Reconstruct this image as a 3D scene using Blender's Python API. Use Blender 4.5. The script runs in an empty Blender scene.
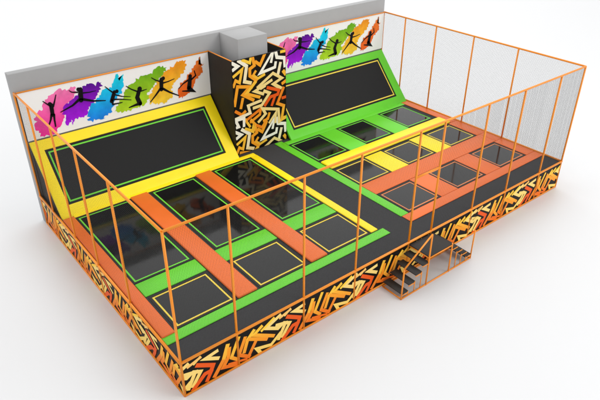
import bpy, bmesh, math, random
from mathutils import Vector, Matrix
random.seed(7)
SC = bpy.context.scene
COL = SC.collection
W, D, T, DECK = 14.5, 8.67, 4.30, 0.985      # length, depth, net top, deck height (deck about one unit)

# ---------------------------------------------------------------- helpers
def lin(h):
    h = h.lstrip('#')
    o = []
    for i in (0, 2, 4):
        c = int(h[i:i+2], 16)/255
        o.append(c/12.92 if c <= .04045 else ((c+.055)/1.055)**2.4)
    return tuple(o)

def material(name, col, rough=.5, spec=.5, noise=0, nscale=6, bump=0, bscale=60, coat=0, attr=False, metal=0):
    m = bpy.data.materials.new(name); m.use_nodes = True
    nt = m.node_tree; b = nt.nodes['Principled BSDF']
    b.inputs['Roughness'].default_value = rough
    b.inputs['Specular IOR Level'].default_value = spec
    b.inputs['Metallic'].default_value = metal
    if coat:
        b.inputs['Coat Weight'].default_value = coat
        b.inputs['Coat Roughness'].default_value = .08
    b.inputs['Base Color'].default_value = (*col, 1)
    src = None
    tc = nt.nodes.new('ShaderNodeTexCoord')
    if attr:
        a = nt.nodes.new('ShaderNodeAttribute'); a.attribute_name = 'Col'; src = a.outputs['Color']
    if noise:
        n = nt.nodes.new('ShaderNodeTexNoise'); n.inputs['Scale'].default_value = nscale
        n.inputs['Detail'].default_value = 6
        nt.links.new(tc.outputs['Object'], n.inputs['Vector'])
        mr = nt.nodes.new('ShaderNodeMapRange')
        mr.inputs['From Min'].default_value = .3; mr.inputs['From Max'].default_value = .7
        mr.inputs['To Min'].default_value = 1-noise; mr.inputs['To Max'].default_value = 1+noise
        nt.links.new(n.outputs['Fac'], mr.inputs['Value'])
        mx = nt.nodes.new('ShaderNodeMix'); mx.data_type = 'RGBA'; mx.blend_type = 'MULTIPLY'
        mx.inputs['Factor'].default_value = 1
        if src: nt.links.new(src, mx.inputs['A'])
        else: mx.inputs['A'].default_value = (*col, 1)
        nt.links.new(mr.outputs['Result'], mx.inputs['B'])
        src = mx.outputs['Result']
        r2 = nt.nodes.new('ShaderNodeMapRange')
        r2.inputs['To Min'].default_value = max(0, rough-.08); r2.inputs['To Max'].default_value = min(1, rough+.08)
        nt.links.new(n.outputs['Fac'], r2.inputs['Value']); nt.links.new(r2.outputs['Result'], b.inputs['Roughness'])
    if src: nt.links.new(src, b.inputs['Base Color'])
    if bump:
        n = nt.nodes.new('ShaderNodeTexNoise'); n.inputs['Scale'].default_value = bscale; n.inputs['Detail'].default_value = 3
        nt.links.new(tc.outputs['Object'], n.inputs['Vector'])
        bp = nt.nodes.new('ShaderNodeBump'); bp.inputs['Strength'].default_value = bump; bp.inputs['Distance'].default_value = .01
        nt.links.new(n.outputs['Fac'], bp.inputs['Height']); nt.links.new(bp.outputs['Normal'], b.inputs['Normal'])
    return m

M = dict(
    floor=material('studio_floor', (.655, .66, .667), .42, .3),
    wall=material('grey_plaster', lin('#a6a6a6'), .8, .2, noise=.02, nscale=3, bump=.05, bscale=40),
    yellow=material('yellow_vinyl', lin('#ffe414'), .38, .35, noise=.03, nscale=2, bump=.06, bscale=18),
    green=material('green_vinyl', lin('#63cc24'), .38, .35, noise=.03, nscale=2, bump=.06, bscale=18),
    orange=material('orange_vinyl', lin('#e36a24'), .38, .35, noise=.03, nscale=2, bump=.06, bscale=18),
    deck=material('charcoal_carpet', lin('#3d3d3e'), .9, .15, noise=.12, nscale=40, bump=.2, bscale=220),
    mat=material('black_jump_mat', lin('#131313'), .07, .24, noise=.1, nscale=3),
    wallmat=material('black_wall_mat', lin('#191919'), .55, .2, noise=.08, nscale=3),
    trim=material('black_trim', lin('#141412'), .5, .3),
    side=material('dark_brown_board', lin('#26221e'), .6, .3, noise=.08, nscale=4),
    gline=material('green_ribbon', lin('#6fd23a'), .5, .3),
    yline=material('yellow_ribbon', lin('#ecd04a'), .5, .3),
    oline=material('orange_ribbon', lin('#d9824e'), .5, .3),
    frame=material('orange_painted_steel', lin('#f39018'), .35, .5, noise=.03, nscale=5),
    net=material('black_netting_cord', lin('#3c3c3c'), .8, .2),
    tread=material('dark_stair_tread', lin('#33312f'), .7, .3, noise=.1, nscale=30),
    print=material('printed_vinyl', (1, 1, 1), .45, .12, attr=True),
    ink=material('printed_banner', (1, 1, 1), .5, .12, attr=True, noise=.14, nscale=3.5),
    white=material('white_banner_vinyl', (.96, .96, .96), .5, .12),
)

def place(name, me, mats, parent=None, smooth=False):
    o = bpy.data.objects.new(name, me); COL.objects.link(o)
    for m in mats: me.materials.append(M[m])
    if smooth:
        for p in me.polygons: p.use_smooth = True
    if parent: o.parent = parent
    return o

def thing(name, label, cat, group=None, loc=(0, 0, 0)):
    o = bpy.data.objects.new(name, None); COL.objects.link(o)
    o.empty_display_size = .2
    return tag(o, label, cat, group)

def tag(o, label, cat, group=None, kind=None):
    o['label'] = label; o['category'] = cat
    if group: o['group'] = group
    if kind: o['kind'] = kind
    return o

def origin_base(root):
    """move a root Empty to the base of its parts, leaving the parts where they are"""
    bpy.context.view_layer.update()
    pts = [c.matrix_world @ Vector(b) for c in root.children_recursive if c.type == 'MESH' for b in c.bound_box]
    if not pts: return
    loc = Vector((sum(p.x for p in pts)/len(pts), sum(p.y for p in pts)/len(pts), min(p.z for p in pts)))
    root.location = loc
    for c in root.children: c.matrix_parent_inverse = Matrix.Translation(-loc)

def add_box(bm, x0, x1, y0, y1, z0, z1, bevel=0, seg=3):
    vs = [bm.verts.new(p) for p in ((x0,y0,z0),(x1,y0,z0),(x1,y1,z0),(x0,y1,z0),(x0,y0,z1),(x1,y0,z1),(x1,y1,z1),(x0,y1,z1))]
    fs = [bm.faces.new([vs[i] for i in f]) for f in ((0,3,2,1),(4,5,6,7),(0,1,5,4),(1,2,6,5),(2,3,7,6),(3,0,4,7))]
    if bevel:
        es = {e for f in fs for e in f.edges}
        bmesh.ops.bevel(bm, geom=list(es), offset=bevel, segments=seg, profile=.5, affect='EDGES')

def add_bar(bm, a, b, r, n=10, cap=True):
    a, b = Vector(a), Vector(b); d = (b-a).normalized()
    u = d.orthogonal().normalized(); v = d.cross(u)
    A, B = [], []
    for i in range(n):
        t = 2*math.pi*(i+.5)/n; o = (u*math.cos(t)+v*math.sin(t))*r
        A.append(bm.verts.new(a+o)); B.append(bm.verts.new(b+o))
    for i in range(n):
        f = bm.faces.new((A[i], A[(i+1) % n], B[(i+1) % n], B[i])); f.smooth = n > 4
    if cap:
        bm.faces.new(A[::-1]); bm.faces.new(B)

def finish(bm, name, mats, parent=None, xf=None, smooth=False):
    if xf is not None: bmesh.ops.transform(bm, matrix=xf, verts=bm.verts)
    bmesh.ops.recalc_face_normals(bm, faces=bm.faces)
    me = bpy.data.meshes.new(name); bm.to_mesh(me); bm.free()
    o = place(name, me, mats if isinstance(mats, (list, tuple)) else [mats], parent)
    if smooth:
        for p in me.polygons: p.use_smooth = True
    return o

def box_obj(name, dims, mat, parent=None, bevel=0, seg=3, xf=None):
    bm = bmesh.new(); add_box(bm, *dims, bevel=bevel, seg=seg)
    return finish(bm, name, mat, parent, xf, smooth=False) if not bevel else soft(finish(bm, name, mat, parent, xf))

def soft(o):
    for p in o.data.polygons: p.use_smooth = True
    o.data.set_sharp_from_angle(angle=math.radians(50))
    return o

def bar_obj(name, a, b, r, mat, parent=None, n=10):
    bm = bmesh.new(); add_bar(bm, a, b, r, n)
    return finish(bm, name, mat, parent)

def ring_obj(name, o, i, z0, z1, mat, parent=None, xf=None, bevel=0):
    """rectangular frame between outer (x0,x1,y0,y1) and inner rectangle, z0..z1"""
    bm = bmesh.new()
    def rect(r, z): return [bm.verts.new((r[k], r[j], z)) for k, j in ((0,2),(1,2),(1,3),(0,3))]
    o0, o1, i0, i1 = rect(o, z0), rect(o, z1), rect(i, z0), rect(i, z1)
    ed = []
    for k in range(4):
        n = (k+1) % 4
        bm.faces.new((o1[k], o1[n], i1[n], i1[k])); bm.faces.new((o0[k], o0[n], o1[n], o1[k]))
        bm.faces.new((i0[n], i0[k], i1[k], i1[n])); bm.faces.new((o0[n], o0[k], i0[k], i0[n]))
    if bevel:
        bm.edges.ensure_lookup_table()
        es = [e for e in bm.edges if all(abs(v.co.z-z1) < 1e-5 for v in e.verts) and len({v in o1 for v in e.verts}) == 1]
        bmesh.ops.bevel(bm, geom=es, offset=bevel, segments=3, profile=.5, affect='EDGES')
    ob = finish(bm, name, mat, parent, xf)
    return soft(ob) if bevel else ob

# ---- flat print meshes: (polygon, depth layer, colour function) collected in one mesh with a colour attribute
class Print:
    def __init__(s): s.v, s.f, s.c, s.m = [], [], [], []
    def poly(s, pts, d, colf, mi=0):
        k = len(s.v); s.m.append(mi)
        for p in pts: s.v.append((p[0], p[1], d)); s.c.append(colf(p[0], p[1]))
        s.f.append(list(range(k, k+len(pts))))
    def build(s, name, mat, parent, origin, xdir, zdir, ndir):
        me = bpy.data.meshes.new(name)
        X, Z, N = Vector(xdir), Vector(zdir), Vector(ndir); O = Vector(origin)
        me.from_pydata([O+X*a+Z*b+N*d for a, b, d in s.v], [], s.f)
        at = me.color_attributes.new('Col', 'FLOAT_COLOR', 'POINT')
        for i, c in enumerate(s.c): at.data[i].color = (*c, 1)
        for f, mi in zip(me.polygons, s.m): f.material_index = mi
        bm = bmesh.new(); bm.from_mesh(me)
        for f in bm.faces:
            f.normal_update()
            if f.normal.dot(N) < 0: f.normal_flip()
        bm.to_mesh(me); bm.free()
        return place(name, me, mat if isinstance(mat, list) else [mat], parent)

def clip(poly, x0, x1, z0, z1):
    for ax, lim, sg in ((0, x0, 1), (0, x1, -1), (1, z0, 1), (1, z1, -1)):
        out = []
        for i in range(len(poly)):
            a, b = poly[i-1], poly[i]
            ia, ib = (a[ax]-lim)*sg >= 0, (b[ax]-lim)*sg >= 0
            if ia != ib:
                t = (lim-a[ax])/(b[ax]-a[ax])
                out.append((a[0]+t*(b[0]-a[0]), a[1]+t*(b[1]-a[1])))
            if ib: out.append(b)
        poly = out
        if len(poly) < 3: return None
    return poly

def stroke_quads(pts, w0, w1=None):
    """mitred ribbon along a polyline, one quad per segment"""
    w1 = w0 if w1 is None else w1
    P = [Vector(p) for p in pts]; n = len(P); L = []
    for i in range(n):
        w = (w0+(w1-w0)*i/(n-1))/2
        d0 = (P[i]-P[i-1]).normalized() if i else None
        d1 = (P[i+1]-P[i]).normalized() if i < n-1 else None
        if d0 is None or d1 is None:
            d = d1 if d0 is None else d0; m = Vector((-d.y, d.x))*w
        else:
            a, b = Vector((-d0.y, d0.x)), Vector((-d1.y, d1.x)); s = a+b
            if s.length < .12: m = a*w
            else:
                s.normalize(); m = s*(w/max(.30, s.dot(a)))
        L.append((P[i]+m, P[i]-m))
    return [[tuple(L[i][0]), tuple(L[i+1][0]), tuple(L[i+1][1]), tuple(L[i][1])] for i in range(n-1)]

# traced prints, in metres on their own panels
PILLAR_STROKES = [
    ([(-0.05, 3.29), (0.23, 3.1), (0.01, 3.0)], 0.126, 'w', 'w'),
    ([(0.24, 3.3), (0.57, 3.04), (0.46, 2.54), (0.74, 2.43)], 0.135, 'w', 'c'),
    ([(0.39, 3.28), (0.7, 3.12), (0.76, 3.34)], 0.110, 'y', 'y'),
    ([(0.8, 3.36), (0.87, 3.0), (0.69, 2.92), (0.68, 2.69), (0.92, 2.49), (0.7, 2.26)], 0.126, 'a', 'a'),
    ([(0.9, 3.13), (1.1, 2.97), (1.31, 3.32)], 0.126, 'a', 'a'),
    ([(0.93, 2.82), (0.81, 2.68), (0.99, 2.53), (1.29, 2.62)], 0.101, 'a', 'y'),
    ([(1.54, 2.95), (1.64, 3.33), (1.09, 2.69), (1.7, 2.77), (1.74, 2.96)], 0.114, 'w', 'w'),
    ([(1.73, 3.35), (1.79, 3.09), (2.1, 3.01), (2.12, 2.68)], 0.135, 'w', 'w'),
    ([(1.93, 3.25), (2.15, 3.25)], 0.126, 'y', 'y'),
    ([(1.94, 2.9), (1.8, 2.43)], 0.126, 'w', 'c'),
    ([(2.03, 2.59), (2.16, 2.41)], 0.143, 'y', 'a'),
    ([(1.9, 1.98), (1.61, 2.2), (1.98, 2.33), (1.61, 2.58), (0.94, 2.21)], 0.114, 'c', 'c'),
    ([(1.97, 2.12), (2.18, 2.21)], 0.126, 'a', 'a'),
    ([(0.02, 2.78), (0.39, 2.97), (0.27, 2.55), (0.12, 2.65), (0.01, 2.43)], 0.110, 'y', 'a'),
    ([(0.02, 1.77), (0.18, 2.43), (0.66, 2.32), (0.37, 2.11), (0.81, 1.81)], 0.126, 'a', 'a'),
    ([(0.26, 1.64), (0.37, 2.01)], 0.118, 'a', 'a'),
    ([(0.03, 1.62), (0.29, 1.42), (0.46, 1.53)], 0.118, 'o', 'a'),
    ([(0.92, 2.46), (0.51, 2.11), (1.06, 1.86)], 0.118, 'y', 'a'),
    ([(1.58, 2.36), (0.85, 2.12), (1.22, 1.93)], 0.114, 'c', 'c'),
    ([(1.2, 2.06), (1.45, 1.92), (1.11, 1.56), (0.74, 1.54)], 0.122, 'c', 'c'),
    ([(1.07, 2.14), (1.3, 2.21)], 0.084, 'c', 'c'),
    ([(1.13, 1.74), (0.56, 1.68), (0.63, 1.4), (0.03, 1.33), (0.08, 1.2)], 0.118, 'c', 'w'),
    ([(1.22, 1.5), (1.48, 1.77), (1.79, 1.79), (1.85, 1.93), (1.34, 2.14)], 0.126, 'r', 'r'),
    ([(1.52, 1.43), (1.69, 1.78)], 0.118, 'r', 'r'),
    ([(1.61, 2.22), (1.97, 1.97)], 0.110, 'c', 'c'),
    ([(2.06, 2.0), (1.77, 1.46), (2.05, 1.31), (1.94, 0.81), (2.19, 0.87)], 0.126, 'o', 'y'),
    ([(1.96, 1.61), (2.2, 1.62)], 0.118, 'r', 'r'),
    ([(0.43, 1.17), (1.06, 1.44), (1.02, 1.25), (0.6, 1.06)], 0.114, 'o', 'a'),
    ([(0.93, 0.97), (1.26, 1.21), (1.14, 1.43), (1.81, 1.24), (1.84, 0.7)], 0.118, 'c', 'c'),
    ([(1.39, 0.82), (1.7, 1.14), (1.66, 0.75)], 0.101, 'c', 'c'),
    ([(1.43, 1.22), (1.35, 1.0), (1.14, 0.97)], 0.110, 'a', 'a'),
    ([(0.63, 1.17), (0.83, 0.91), (0.72, 0.69), (0.48, 0.85)], 0.110, 'a', 'y'),
    ([(0.85, 0.9), (1.09, 0.75), (1.35, 1.05)], 0.110, 'o', 'a'),
    ([(0.41, 1.25), (0.49, 1.09), (0.61, 0.89)], 0.101, 'a', 'y'),
    ([(0.03, 1.29), (0.37, 1.28), (0.35, 0.97)], 0.118, 'w', 'w'),
    ([(0.03, 1.29), (0.14, 1.03), (0.03, 1.02)], 0.118, 'w', 'w'),
]
SPLASHES = [
    ('pink', [(0.34, 3.42), (0.5, 3.65), (0.64, 3.66), (0.7, 3.86), (0.92, 4.03), (1.07, 4.1), (1.26, 4.16), (1.4, 4.06), (1.54, 4.15), (1.66, 4.13), (1.66, 3.92), (1.46, 3.75), (1.27, 3.63), (1.19, 3.34), (1.09, 3.15), (0.94, 3.02), (0.83, 2.89), (0.7, 2.84), (0.47, 2.88), (0.38, 3.02), (0.31, 3.24)]),
    ('purple', [(1.93, 4.09), (2.11, 4.12), (2.22, 4.07), (2.46, 4.07), (2.34, 3.79), (2.2, 3.61), (2.05, 3.47), (1.89, 3.33), (1.83, 3.17), (1.65, 3.15), (1.46, 3.14), (1.37, 2.98), (1.36, 3.16), (1.24, 3.0), (1.19, 3.03), (1.23, 3.29), (1.2, 3.51), (1.28, 3.66), (1.52, 3.77), (1.71, 3.9)]),
    ('blue', [(1.85, 2.99), (1.87, 3.18), (2.02, 3.45), (2.32, 3.69), (2.5, 3.84), (2.74, 3.83), (2.76, 3.89), (2.91, 4.16), (3.0, 4.22), (3.01, 3.99), (3.17, 4.18), (3.12, 3.94), (3.05, 3.63), (2.86, 3.47), (2.69, 3.24), (2.57, 3.05), (2.33, 2.95), (2.39, 2.95), (2.13, 2.96)]),
    ('green', [(2.71, 3.08), (2.85, 3.29), (3.06, 3.42), (3.14, 3.63), (3.24, 3.74), (3.49, 3.84), (3.67, 3.95), (3.88, 3.99), (4.11, 3.97), (4.23, 4.12), (4.24, 4.11), (4.4, 4.17), (4.63, 4.07), (4.51, 3.98), (4.41, 3.83), (4.14, 3.61), (3.84, 3.39), (3.91, 3.21), (3.64, 3.0), (3.27, 3.0), (2.99, 2.98)]),
    ('amber', [(3.88, 3.04), (3.89, 3.22), (4.01, 3.44), (4.13, 3.54), (4.4, 3.78), (4.58, 3.96), (4.81, 4.04), (4.96, 4.15), (5.21, 4.2), (5.33, 4.05), (5.28, 3.86), (5.07, 3.7), (4.79, 3.46), (4.69, 3.28), (4.78, 3.15), (4.68, 3.02), (4.43, 2.93), (4.1, 2.95)]),
    ('orange', [(4.92, 3.12), (4.97, 3.32), (5.21, 3.52), (5.4, 3.68), (5.59, 3.9), (5.86, 4.19), (5.77, 3.93), (5.97, 3.93), (5.91, 3.68), (5.78, 3.55), (5.59, 3.38), (5.49, 3.17), (5.21, 3.0), (5.06, 2.92), (4.93, 3.04)]),
]
JUMPERS = [
    ((0.86, 3.78), 0.060, [
        ([(0.89, 3.75), (0.87, 3.44)], 0.144, 0.136),
        ([(0.69, 3.91), (0.85, 3.73)], 0.032, 0.056),
        ([(1.08, 4.01), (1.01, 3.84), (0.94, 3.69)], 0.032, 0.064),
        ([(0.84, 3.47), (0.79, 3.32), (0.69, 3.14)], 0.080, 0.048),
        ([(0.91, 3.45), (0.89, 3.29), (0.88, 3.08)], 0.080, 0.048),
    ]),
    ((1.74, 4.02), 0.056, [
        ([(1.8, 4.01), (1.76, 3.68)], 0.160, 0.176),
        ([(1.47, 4.05), (1.54, 3.98), (1.7, 3.94)], 0.028, 0.056),
        ([(1.87, 3.88), (2.04, 3.86), (2.24, 3.86)], 0.056, 0.024),
        ([(1.72, 3.72), (1.48, 3.58), (1.11, 3.47)], 0.104, 0.036),
        ([(1.8, 3.7), (2.11, 3.57), (2.48, 3.49)], 0.104, 0.036),
    ]),
    ((2.88, 3.69), 0.056, [
        ([(2.8, 3.69), (2.67, 3.42)], 0.136, 0.160),
        ([(2.54, 3.92), (2.64, 3.8), (2.76, 3.67)], 0.028, 0.060),
        ([(2.82, 3.59), (3.02, 3.49), (3.28, 3.42)], 0.056, 0.024),
        ([(2.75, 3.46), (3.01, 3.4), (3.29, 3.31)], 0.064, 0.028),
        ([(2.69, 3.45), (2.69, 3.31), (2.99, 3.3)], 0.096, 0.036),
    ]),
    ((3.62, 3.59), 0.076, [
        ([(3.59, 3.54), (3.5, 3.34), (3.56, 3.12)], 0.153, 0.189),
        ([(3.2, 3.78), (3.34, 3.65), (3.53, 3.53)], 0.031, 0.063),
        ([(3.65, 3.51), (3.76, 3.52), (3.85, 3.53)], 0.054, 0.027),
        ([(3.58, 3.12), (3.41, 3.11), (3.19, 3.08)], 0.135, 0.045),
    ]),
    ((4.46, 3.75), 0.060, [
        ([(4.39, 3.73), (4.35, 3.4)], 0.170, 0.160),
        ([(4.06, 3.86), (4.19, 3.75), (4.36, 3.66)], 0.030, 0.065),
        ([(4.43, 3.6), (4.62, 3.61), (4.84, 3.65)], 0.065, 0.030),
        ([(4.32, 3.44), (4.15, 3.28), (3.92, 3.08)], 0.100, 0.040),
        ([(4.4, 3.42), (4.63, 3.24), (4.94, 3.05)], 0.100, 0.040),
    ]),
    ((5.42, 3.6), 0.072, [
        ([(5.41, 3.54), (5.34, 3.21)], 0.165, 0.209),
        ([(5.46, 3.49), (5.63, 3.59), (5.59, 3.76)], 0.077, 0.044),
        ([(5.32, 3.49), (5.13, 3.41), (4.95, 3.28)], 0.077, 0.033),
        ([(5.34, 3.23), (5.48, 3.08), (5.09, 3.17)], 0.154, 0.050),
    ]),
]
SKIRT_STROKES = [
    ([(0.08, 0.12), (0.3, 0.54), (0.01, 0.62)], 0.120, 'c', 'c'),
    ([(0.18, 0.03), (0.52, 0.33), (0.68, 0.33), (0.74, 0.46), (0.33, 0.72)], 0.135, 'r', 'r'),
    ([(0.54, 0.07), (0.7, 0.34)], 0.120, 'r', 'r'),
    ([(0.9, 0.81), (0.57, 0.76), (0.91, 0.56)], 0.115, 'c', 'c'),
    ([(0.12, 0.78), (0.48, 0.88)], 0.090, 'a', 'c'),
    ([(1.15, 0.84), (1.01, 0.45), (0.73, 0.07)], 0.130, 'y', 'o'),
    ([(1.18, 0.72), (1.13, 0.44), (0.98, 0.22), (1.4, 0.06)], 0.120, 'a', 'o'),
    ([(1.44, 0.88), (1.21, 0.38), (1.4, 0.19)], 0.110, 'y', 'a'),
    ([(0.78, -0.0), (1.44, -0.03)], 0.100, 'r', 'o'),
    ([(1.61, 0.78), (1.41, 0.33), (1.71, 0.09)], 0.115, 'a', 'o'),
    ([(1.86, 0.85), (1.66, 0.65), (1.54, 0.3)], 0.115, 'y', 'a'),
    ([(1.66, 0.67), (2.21, 0.34)], 0.120, 'a', 'a'),
    ([(1.88, 0.48), (1.68, 0.16)], 0.115, 'a', 'o'),
    ([(2.08, 0.84), (1.83, 0.69), (2.41, 0.32)], 0.115, 'y', 'a'),
    ([(2.60, 0.33), (2.30, 0.10), (1.90, 0.22), (2.04, -0.06)], 0.115, 'c', 'c'),
    ([(2.03, -0.07), (2.72, -0.03)], 0.100, 'a', 'r'),
    ([(1.11, 0.23), (1.63, 0.08)], 0.080, 'o', 'o'),
    ([(2.61, 0.88), (2.18, 0.69), (2.52, 0.49), (2.68, 0.57), (2.86, 0.47), (2.62, 0.13)], 0.115, 'c', 'c'),
    ([(2.03, 0.68), (2.42, 0.89)], 0.090, 'y', 'y'),
    ([(2.7, 0.77), (2.9, 0.9)], 0.080, 'c', 'y'),
]

INK = {'w': lin('#fbf8ea'), 'c': lin('#f8dc90'), 'y': lin('#ffd044'), 'a': lin('#fba52a'), 'o': lin('#f27a1e'), 'r': lin('#ea5a1c')}
BLACK = lin('#100e0c')
def mix(a, b, t):
    t = min(1, max(0, t)); return tuple(x+(y-x)*t for x, y in zip(a, b))

def maze_print(name, parent, width, z0, z1, origin, xdir, ndir, strokes, repeats, gap, tint=False):
    """black panel with interlocking coloured ribbons, each edged in black; repeats = (x, z) offsets of the drawing"""
    p = Print()
    p.poly([(0, z0), (width, z0), (width, z1), (0, z1)], 0, lambda x, z: BLACK)
    lay = 0
    m = .012
    for dx, dz in repeats:
        for pts, w, c0, c1 in strokes:
            w *= .82 if tint else .88
            q = [(x+dx, z+dz) for x, z in pts]
            if max(x for x, z in q) < 0 or min(x for x, z in q) > width or max(z for x, z in q) < z0: continue
            lay += 1; d = .001+.0002*(lay % 80)
            a, e = Vector(q[0]), Vector(q[-1])
            g = [tuple(a+(a-Vector(q[1])).normalized()*gap)]+q[1:-1]+[tuple(e+(e-Vector(q[-2])).normalized()*gap)]
            for i, quad in enumerate(stroke_quads(g, w+2*gap)) if gap else ():
                c = clip(quad, m, width-m, z0+m, z1-m)
                if c: p.poly(c, d+.000003*i, lambda x, z: BLACK)
            a, b = INK[c0], INK[c1]; L = max(1e-6, len(q)-1)
            for i, quad in enumerate(stroke_quads(q, w)):
                c = clip(quad, m, width-m, z0+m, z1-m)
                if not c: continue
                base = mix(a, b, (i+.5)/L)
                if tint and base[2] > .2: base = mix(base, INK['y'], .3)
                def colf(x, z, base=base):
                    if tint: return mix(mix(base, INK['r'] if base[2] < .2 else INK['y'], .5), base, (z-z0)/(z1-z0)*1.5)
                    return base
                p.poly(c, d+.0001+.000003*i, colf)
    return p.build(name, 'print', parent, origin, xdir, (0, 0, 1), ndir)

# ================================================================ setting
bm = bmesh.new()
vs = [bm.verts.new(p) for p in ((-260,-260,0),(260,-260,0),(260,260,0),(-260,260,0))]; bm.faces.new(vs)
fl = finish(bm, 'floor', 'floor'); fl['kind'] = 'structure'

# ---- grey back wall with pilaster
wall = thing('back_wall', 'long plain grey wall behind both jump banners, with a square pilaster', 'wall')
box_obj('wall_panel', (-.03, W+.02, D+.01, D+.28, 0, 4.82), 'wall', wall, bevel=.006, seg=1)
box_obj('pilaster', (6.70, 7.86, 7.58, D+.008, 0, 4.815), 'wall', wall, bevel=.006, seg=1)
origin_base(wall)

# ================================================================ platform
plat = thing('raised_platform', 'long raised charcoal platform with zigzag printed skirt carrying all the trampolines', 'platform')
box_obj('deck', (.02, W-.02, .02, D-.02, .86, DECK), 'deck', plat)
box_obj('understructure', (.10, W-.10, .10, D-.10, .002, .858), 'trim', plat)
PER = 2.43
maze_print('skirt_panel', plat, W, 0, DECK+.01, (0, 0, 0), (1, 0, 0), (0, -1, 0), SKIRT_STROKES, [(PER*k, 0) for k in range(-1, 7)], 0, True)
maze_print('skirt_panel', plat, D, 0, DECK+.01, (0, D, 0), (0, -1, 0), (-1, 0, 0), SKIRT_STROKES, [(PER*k-.6, 0) for k in range(-1, 5)], 0, True)
maze_print('skirt_panel', plat, D, 0, DECK+.01, (W, 0, 0), (0, 1, 0), (1, 0, 0), SKIRT_STROKES, [(PER*k-.1, 0) for k in range(-1, 5)], 0, True)
for a, b in (((0,-.012,1.0),(W,-.012,1.0)), ((-.012,0,1.0),(-.012,D,1.0)), ((W+.012,0,1.0),(W+.012,D,1.0))):
    bar_obj('edge_rail', a, b, .034, 'frame', plat)
for a, b in (((0,-.012,.028),(W,-.012,.028)), ((-.012,0,.028),(-.012,D,.028)), ((W+.012,0,.028),(W+.012,D,.028))):
    bar_obj('bottom_rail', a, b, .026, 'frame', plat)
origin_base(plat)

# ================================================================ safety nets
def netting(parent, p0, p1, z0, z1, CELL, CORD):
    """square mesh between two posts, cords as thin square prisms"""
    bm = bmesh.new(); p0, p1 = Vector((*p0, 0)), Vector((*p1, 0)); L = (p1-p0).length; d = (p1-p0)/L
    n = max(1, round(L/CELL)); m = max(1, round((z1-z0)/CELL))
    for i in range(1, n):
        q = p0+d*(L*i/n); add_bar(bm, (q.x, q.y, z0), (q.x, q.y, z1), CORD/2*1.2, 4, False)
    for j in range(1, m):
        z = z0+(z1-z0)*j/m; add_bar(bm, (p0.x, p0.y, z), (p1.x, p1.y, z), CORD/2*1.2, 4, False)
    return finish(bm, 'netting', 'net', parent)

def net_fence(label, pts, door=None, skip=(), mesh=(.034, .0026)):
    f = thing('safety_net', label, 'safety net', 'netted enclosure sides around the platform')
    for i, (x, y) in enumerate(pts):
        if i in skip: continue
        bm = bmesh.new(); add_bar(bm, (x, y, .0), (x, y, T), .029, 12)
        finish(bm, 'post', 'frame', f)
    a, b = pts[0], pts[-1]
    bar_obj('top_rail', (*a, T), (*b, T), .029, 'frame', f)
    for i in range(len(pts)-1):
        z0 = 1.03
        if door == i:
            z0 = 3.0
            bar_obj('door_header', (*pts[i], 2.99), (*pts[i+1], 2.99), .030, 'frame', f)
        netting(f, pts[i], pts[i+1], z0, T-.02, *mesh)
    origin_base(f)
    return f
FX = [0, 1.39, 3.29, 4.96, 6.93, 7.84, 9.64, 11.31, 13.16, W]
net_fence('tall front net on orange posts, with the doorway gap above the stairs', [(x, 0) for x in FX], door=4)
net_fence('left side net on orange posts, beside the yellow sloped wall', [(0, y) for y in (0, 2.38, 4.23, 5.80, 7.52, D-.02)], skip=(0,), mesh=(.055, .0020))
net_fence('right side net on orange posts, beside the green sloped wall', [(W, y) for y in (0, 2.38, 4.2, 5.92, 7.48, D-.02)], skip=(0,), mesh=(.0295, .0028))

# ================================================================ sloped walls with wall trampolines
Y0, Y1, Z1 = 6.945, 8.58, 2.80
ANG = math.atan2(Z1-1.0, Y1-Y0); SL = math.hypot(Z1-1.0, Y1-Y0)
def sloped_wall(x0, x1, bx0, bx1, pad, line, label):
    t = thing('sloped_wall', label, 'wall trampoline', 'sloped wall trampolines')
    X = Matrix.Translation((0, Y0, 1.0)) @ Matrix.Rotation(ANG, 4, 'X')    # local x along, y up the slope, z out of it
    # black wedge body underneath
    bm = bmesh.new()
    c, s = math.cos(ANG), math.sin(ANG); off = .075
    prof = [(Y0+off/s+.01, DECK+.002), (Y1+.02, DECK+.002), (Y1+.02, Z1-off/c), ]
    A = [bm.verts.new((x0+.012, y, z)) for y, z in prof]; B = [bm.verts.new((x1-.012, y, z)) for y, z in prof]
    bm.faces.new(A); bm.faces.new(B[::-1])
    for i in range(3): bm.faces.new((A[i], B[i], B[(i+1) % 3], A[(i+1) % 3]))
    finish(bm, 'side_panel', 'side', t)
    v0, v1 = .43, 2.02
    ring_obj('padding', (x0, x1, -.03, SL), (bx0-.085, bx1+.085, v0-.085, v1+.085), -.07, 0, pad, t, X, bevel=.022)
    box_obj('mat', (bx0-.083, bx1+.083, v0-.083, v1+.083, -.06, -.022), 'wallmat', t, xf=X)
    ring_obj('ribbon', (bx0-.012, bx1+.012, v0-.012, v1+.012), (bx0+.032, bx1-.032, v0+.032, v1-.032), -.024, -.016, line, t, X)
    origin_base(t)
sloped_wall(.05, 6.13, .45, 5.66, 'yellow', 'gline', 'yellow padded sloped wall with green lined black wall trampoline, below the left banner')
sloped_wall(8.37, 14.43, 8.74, 13.96, 'green', 'yline', 'green padded sloped wall with yellow lined black wall trampoline, below the right banner')

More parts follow.
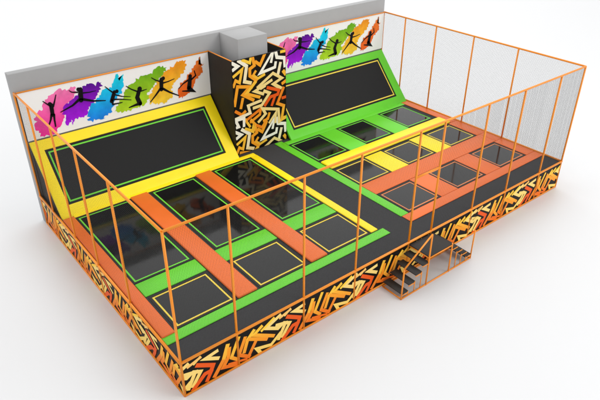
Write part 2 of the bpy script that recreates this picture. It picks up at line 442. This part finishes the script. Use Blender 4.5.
# ================================================================ jump banners
INKS = {'pink': ('#ff2fa6', '#f77cb8'), 'purple': ('#b31cf2', '#5a0f94'), 'blue': ('#1f86f5', '#19d8f2'),
        'green': ('#b4dc2c', '#6cae1e'), 'amber': ('#fcd23a', '#f59a22'), 'orange': ('#f4661f', '#ef7a2c')}
def ragged(pts, amp, seed):
    r = random.Random(seed); out = []
    for i in range(len(pts)):
        a, b = Vector(pts[i]), Vector(pts[(i+1) % len(pts)]); L = (b-a).length
        n = max(1, int(L/.045)); nrm = Vector((-(b-a).y, (b-a).x)).normalized()
        for k in range(n):
            p = a+(b-a)*(k/n); j = r.uniform(-amp, amp) if k else 0
            if k and r.random() < .14: j *= 2.2
            out.append(tuple(p+nrm*j))
    return out

def banner(x0, x1, shift, label):
    t = thing('banner', label, 'banner', 'banners above the sloped walls')
    zb, zt, yb = 2.83, T-.01, 8.6
    box_obj('backing_board', (x0, x1, yb, yb+.04, zb, zt), 'trim', t)
    p = Print()
    p.poly([(x0, zb), (x1, zb), (x1, zt), (x0, zt)], .002, lambda x, z: (.97, .97, .97), 1)
    for i, (k, pts) in enumerate(SPLASHES):
        lo, hi = lin(INKS[k][0]), lin(INKS[k][1])
        q = [(min(x1-.01, max(x0+.005, x+shift)), min(zt-.01, max(zb+.01, z))) for x, z in ragged(pts, .042, i)]
        p.poly(q, .004+.0015*i, lambda x, z, lo=lo, hi=hi: mix(lo, hi, (z-3.0)/1.1))
    ink = lambda x, z: lin('#121014')
    for (hx, hz), r, limbs in JUMPERS:
        p.poly([(hx+shift+r*math.cos(a*.5236), hz+r*1.1*math.sin(a*.5236)) for a in range(12)], .0155, ink)
        for j, (pts, w0, w1) in enumerate(limbs):
            w0, w1 = w0*.82, w1*.8
            for i, qd in enumerate(stroke_quads([(a+shift, b) for a, b in pts], w0, w1)):
                c = clip(qd, x0, x1, zb+.01, zt)
                if c: p.poly(c, .0158+.0003*j+.0001*i, ink)
            for (a, b), w in ((pts[0], w0), (pts[-1], w1)):        # rounded ends
                p.poly([(a+shift+w*.5*math.cos(u*.7854), b+w*.5*math.sin(u*.7854)) for u in range(8)], .0175, ink)
    p.build('print', ['ink', 'white'], t, (0, yb, 0), (1, 0, 0), (0, 0, 1), (0, -1, 0))
    bar_obj('top_trim', (x0, yb-.01, T), (x1, yb-.01, T), .022, 'frame', t)
    origin_base(t)
banner(.04, 6.16, 0, 'white banner of jumping silhouettes on paint splashes, above the yellow sloped wall')
banner(8.35, 14.45, 8.29, 'white banner of jumping silhouettes on paint splashes, above the green sloped wall')

# ================================================================ printed pillar box
pil = thing('printed_pillar', 'tall square pillar casing printed with orange and white zigzag maze, between both sloped walls', 'pillar')
PX0, PX1, PY = 6.17, 8.33, 7.2
maze_print('front_panel', pil, PX1-PX0, DECK+.004, T, (PX0, PY, 0), (1, 0, 0), (0, -1, 0), PILLAR_STROKES, [(0, 1.0-2.39), (0, 1.0)], 0)
box_obj('backing_board', (PX0+.002, PX1-.002, PY+.003, PY+.04, DECK+.002, T-.003), 'side', pil)
for xa, xb in ((PX0, PX0+.04), (PX1-.04, PX1)):
    box_obj('side_panel', (xa, xb, PY+.041, 8.655, DECK+.002, T-.004), 'side', pil)
    bar_obj('top_trim', ((xa+xb)/2, PY+.02, T), ((xa+xb)/2, 8.65, T), .02, 'frame', pil)
origin_base(pil)

# ================================================================ floor trampolines
def trampoline(x0, x1, y0, y1, line, label, group, inset=.055):
    t = thing('trampoline', label, 'trampoline', group)
    ring_obj('spring_cover', (x0, x1, y0, y1), (x0+inset, x1-inset, y0+inset, y1-inset), DECK+.002, DECK+.014, 'trim', t)
    box_obj('jump_mat', (x0+inset, x1-inset, y0+inset, y1-inset, DECK+.002, DECK+.007), 'mat', t)
    k = inset+.012
    ring_obj('ribbon', (x0+k, x1-k, y0+k, y1-k), (x0+k+.042, x1-k-.042, y0+k+.042, y1-k-.042), DECK+.006, DECK+.0115, line, t)
    origin_base(t)
g1 = 'trampolines set into the platform'
trampoline(.36, 2.02, 2.98, 6.78, 'gline', 'long green lined trampoline beside the left edge pad', g1)
trampoline(2.70, 4.26, 2.98, 6.78, 'gline', 'long green lined trampoline between the two long inner orange pads', g1)
trampoline(4.90, 6.46, 2.98, 6.78, 'gline', 'long green lined trampoline in front of the printed pillar', g1)
trampoline(.42, 2.02, .95, 2.32, 'yline', 'small yellow lined trampoline at the left front corner', g1)
trampoline(2.70, 4.24, .95, 2.32, 'yline', 'small yellow lined trampoline at the front, between two orange pads', g1)
trampoline(4.90, 6.46, .95, 2.32, 'yline', 'small yellow lined trampoline at the front, beside the end of the yellow strip', g1)
XS = ((8.06, 9.48), (10.29, 11.70), (12.50, 13.93))
WH = ('nearest the pillar', 'in the middle', 'farthest right')
for (a, b), w in zip(XS, WH):
    trampoline(a, b, 5.10, 6.73, 'gline', 'square green lined trampoline below the green sloped wall, '+w+' of its row', g1)
for (a, b), w in zip(XS, ('nearest the pillar', 'in the middle', 'nearest the right net')):
    trampoline(a, b, 3.06, 4.34, 'yline', 'square yellow lined trampoline among yellow pads, '+w+' of its row', g1)
for (a, b), w in zip(XS, ('beside the green aisle strip', 'in the middle of its row', 'nearest the right net')):
    trampoline(a+.02, b+.04, 1.02, 2.32, 'oline', 'square orange lined trampoline among orange pads at the front, '+w, g1)

# ================================================================ pads
def pad(x0, x1, y0, y1, h, col, label, group, bevel=None, z=DECK+.001):
    """soft vinyl pad; plan measured at deck height is pulled in for its raised top"""
    bv = bevel if bevel is not None else min(.03, h*.6)
    o = box_obj('pad', (x0, x1, y0, y1, z, DECK+h), col, None, bevel=bv)
    return tag(o, label, 'pad', group)
gO, gG, gY = 'orange pads', 'green pads', 'yellow pads'
pad(.03, .35, .86, 6.85, .065, 'orange', 'long orange pad along the left edge of the platform', gO, .03)
pad(2.06, 2.62, .93, 6.80, .075, 'orange', 'long orange pad between the left and middle long trampolines', gO, .035)
pad(4.30, 4.86, .93, 6.80, .075, 'orange', 'long orange pad between the middle long trampoline and the one by the pillar', gO, .035)
for a, b, w in ((.37, 2.05, 'leftmost of three'), (2.63, 4.29, 'middle of three'), (4.87, 6.44, 'rightmost of three, touching the yellow strip')):
    pad(a, b, 2.36, 2.94, .03, 'green', 'short green cross pad at left, '+w, gG)
pad(.02, 6.88, .62, .92, .03, 'green', 'green strip in front of the small yellow lined trampolines at left', gG)
pad(6.46, 6.72, .95, 6.79, .045, 'yellow', 'long narrow yellow strip along the left side of the aisle', gY)
pad(.36, 6.72, 6.80, 7.0, .028, 'yellow', 'yellow strip along the foot of the yellow sloped wall', gY)
# right half
h = .026
pad(7.72, 8.04, 1.01, 7.12, h, 'green', 'long narrow green strip along the right side of the aisle', gG)
pad(8.05, 14.10, 6.745, 6.99, h, 'green', 'green strip along the foot of the green sloped wall', gG)
for (a, b), w in zip(((9.49, 10.28), (11.71, 12.49)), ('nearer the pillar', 'farther from the pillar')):
    pad(a, b, 5.02, 6.735, h, 'green', 'short green pad between two green lined square trampolines, '+w, gG)
    pad(a, b, 3.05, 4.36, h, 'yellow', 'short yellow pad between two yellow lined square trampolines, '+w, gY)
    pad(a+.03, b+.02, 1.01, 2.34, h, 'orange', 'short orange pad between two orange lined trampolines, '+w, gO)
pad(8.05, 14.10, 4.40, 4.98, .085, 'yellow', 'raised yellow pad crossing between the green lined and yellow lined square trampolines', gY, .045)
pad(8.05, 14.10, 2.35, 3.045, h, 'orange', 'wide orange strip between yellow lined and orange lined trampolines', gO)
pad(13.96, 14.46, 3.055, 4.39, h, 'orange', 'orange pad at right net beside the last yellow lined trampoline', gO)
pad(14.11, 14.46, 4.40, 7.00, h, 'orange', 'orange strip along the right net beside the last green lined trampoline', gO)
pad(13.99, 14.46, 1.01, 2.34, h, 'orange', 'orange pad at right net beside the last orange lined trampoline', gO)
pad(14.105, 14.46, 2.345, 3.05, h, 'orange', 'small orange pad at right net at the end of the wide orange strip', gO)
pad(7.745, 14.46, .65, 1.005, h, 'orange', 'long orange strip along the front of the orange lined trampolines', gO)

# ================================================================ stairs
st = thing('entry_stairs', 'small double flight of dark steps with orange frame at the front doorway', 'stairs')
SY = -.74
box_obj('landing', (6.93, 7.87, SY, -.05, .915, .955), 'tread', st, bevel=.006, seg=1)
LX, RX = 5.97, 8.85
RUN = .24
for k in range(4):
    z = .2*(k+1)-.02
    box_obj('tread', (LX+RUN*k+.01, LX+RUN*(k+1)+.02, SY, -.06, z-.035, z), 'tread', st, bevel=.005, seg=1)
    box_obj('tread', (RX-RUN*(k+1)-.02, RX-RUN*k-.01, SY, -.06, z-.035, z), 'tread', st, bevel=.005, seg=1)
def rod(name, a, b, r=.02): return bar_obj(name, a, b, r, 'frame', st, 8)
for k in range(4):
    z = .2*(k+1)-.055
    for sx, o in ((1, LX), (-1, RX)):
        xo = o+sx*RUN*(k+1)
        rod('upright', (xo, SY, .03), (xo, SY, z+.03), .014)
        rod('tread_rail', (o+sx*RUN*k, SY-.005, z-.015), (xo, SY-.005, z-.015), .013)
for y in (SY, -.07):
    rod('ground_rail', (LX, y, .022), (RX, y, .022), .02)
for x in (LX, RX): rod('ground_rail', (x, SY, .022), (x, -.07, .022), .02)
rod('landing_rail', (6.93, SY, .905), (7.87, SY, .905), .02)
for x in (6.93, 7.87): rod('landing_rail', (x, SY, .905), (x, -.06, .905), .018)
rod('landing_post', (6.93, SY, .0), (6.93, SY, 1.66), .022)
rod('landing_post', (7.87, SY, .0), (7.87, SY, .96), .02)
rod('handrail_post', (LX, SY, .0), (LX, SY, 1.0), .022)
rod('handrail_post', (RX, SY, .0), (RX, SY, .97), .02)
rod('handrail', (LX, SY, 1.0), (6.93, SY, 1.66), .022)
origin_base(st)

# ================================================================ light, world, camera
w = bpy.data.worlds.new('World'); SC.world = w; w.use_nodes = True
bg = w.node_tree.nodes['Background']; bg.inputs['Color'].default_value = (1, 1, 1, 1); bg.inputs['Strength'].default_value = .55
def area(name, loc, target, size, radiance, spread=180):
    l = bpy.data.lights.new(name, 'AREA'); l.shape = 'SQUARE'; l.size = size
    l.energy = radiance*math.pi*size*size; l.spread = math.radians(spread)
    o = bpy.data.objects.new(name, l); COL.objects.link(o); o.location = loc
    o.rotation_euler = (Vector(target)-Vector(loc)).to_track_quat('-Z', 'Y').to_euler()
    return o
area('overhead_softbox', (26, 40, 50), (18, 26, 0), 110, .60)
area('key_softbox', (22, -22, 20), (7, 4, 0), 13, 3.3)

cam = bpy.data.cameras.new('camera'); co = bpy.data.objects.new('camera', cam); COL.objects.link(co)
co.location = (-3.590, -8.405, 10.312); co.rotation_euler = (1.0251, -.0016, -.6764)
cam.sensor_width = 36; cam.lens = 36*595.736/600; cam.clip_end = 1500; cam.clip_start = .1
SC.camera = co
SC.view_settings.view_transform = 'Standard'; SC.view_settings.look = 'None'
SC.view_settings.exposure = .75; SC.view_settings.gamma = 1
SC.cycles.max_bounces = 8
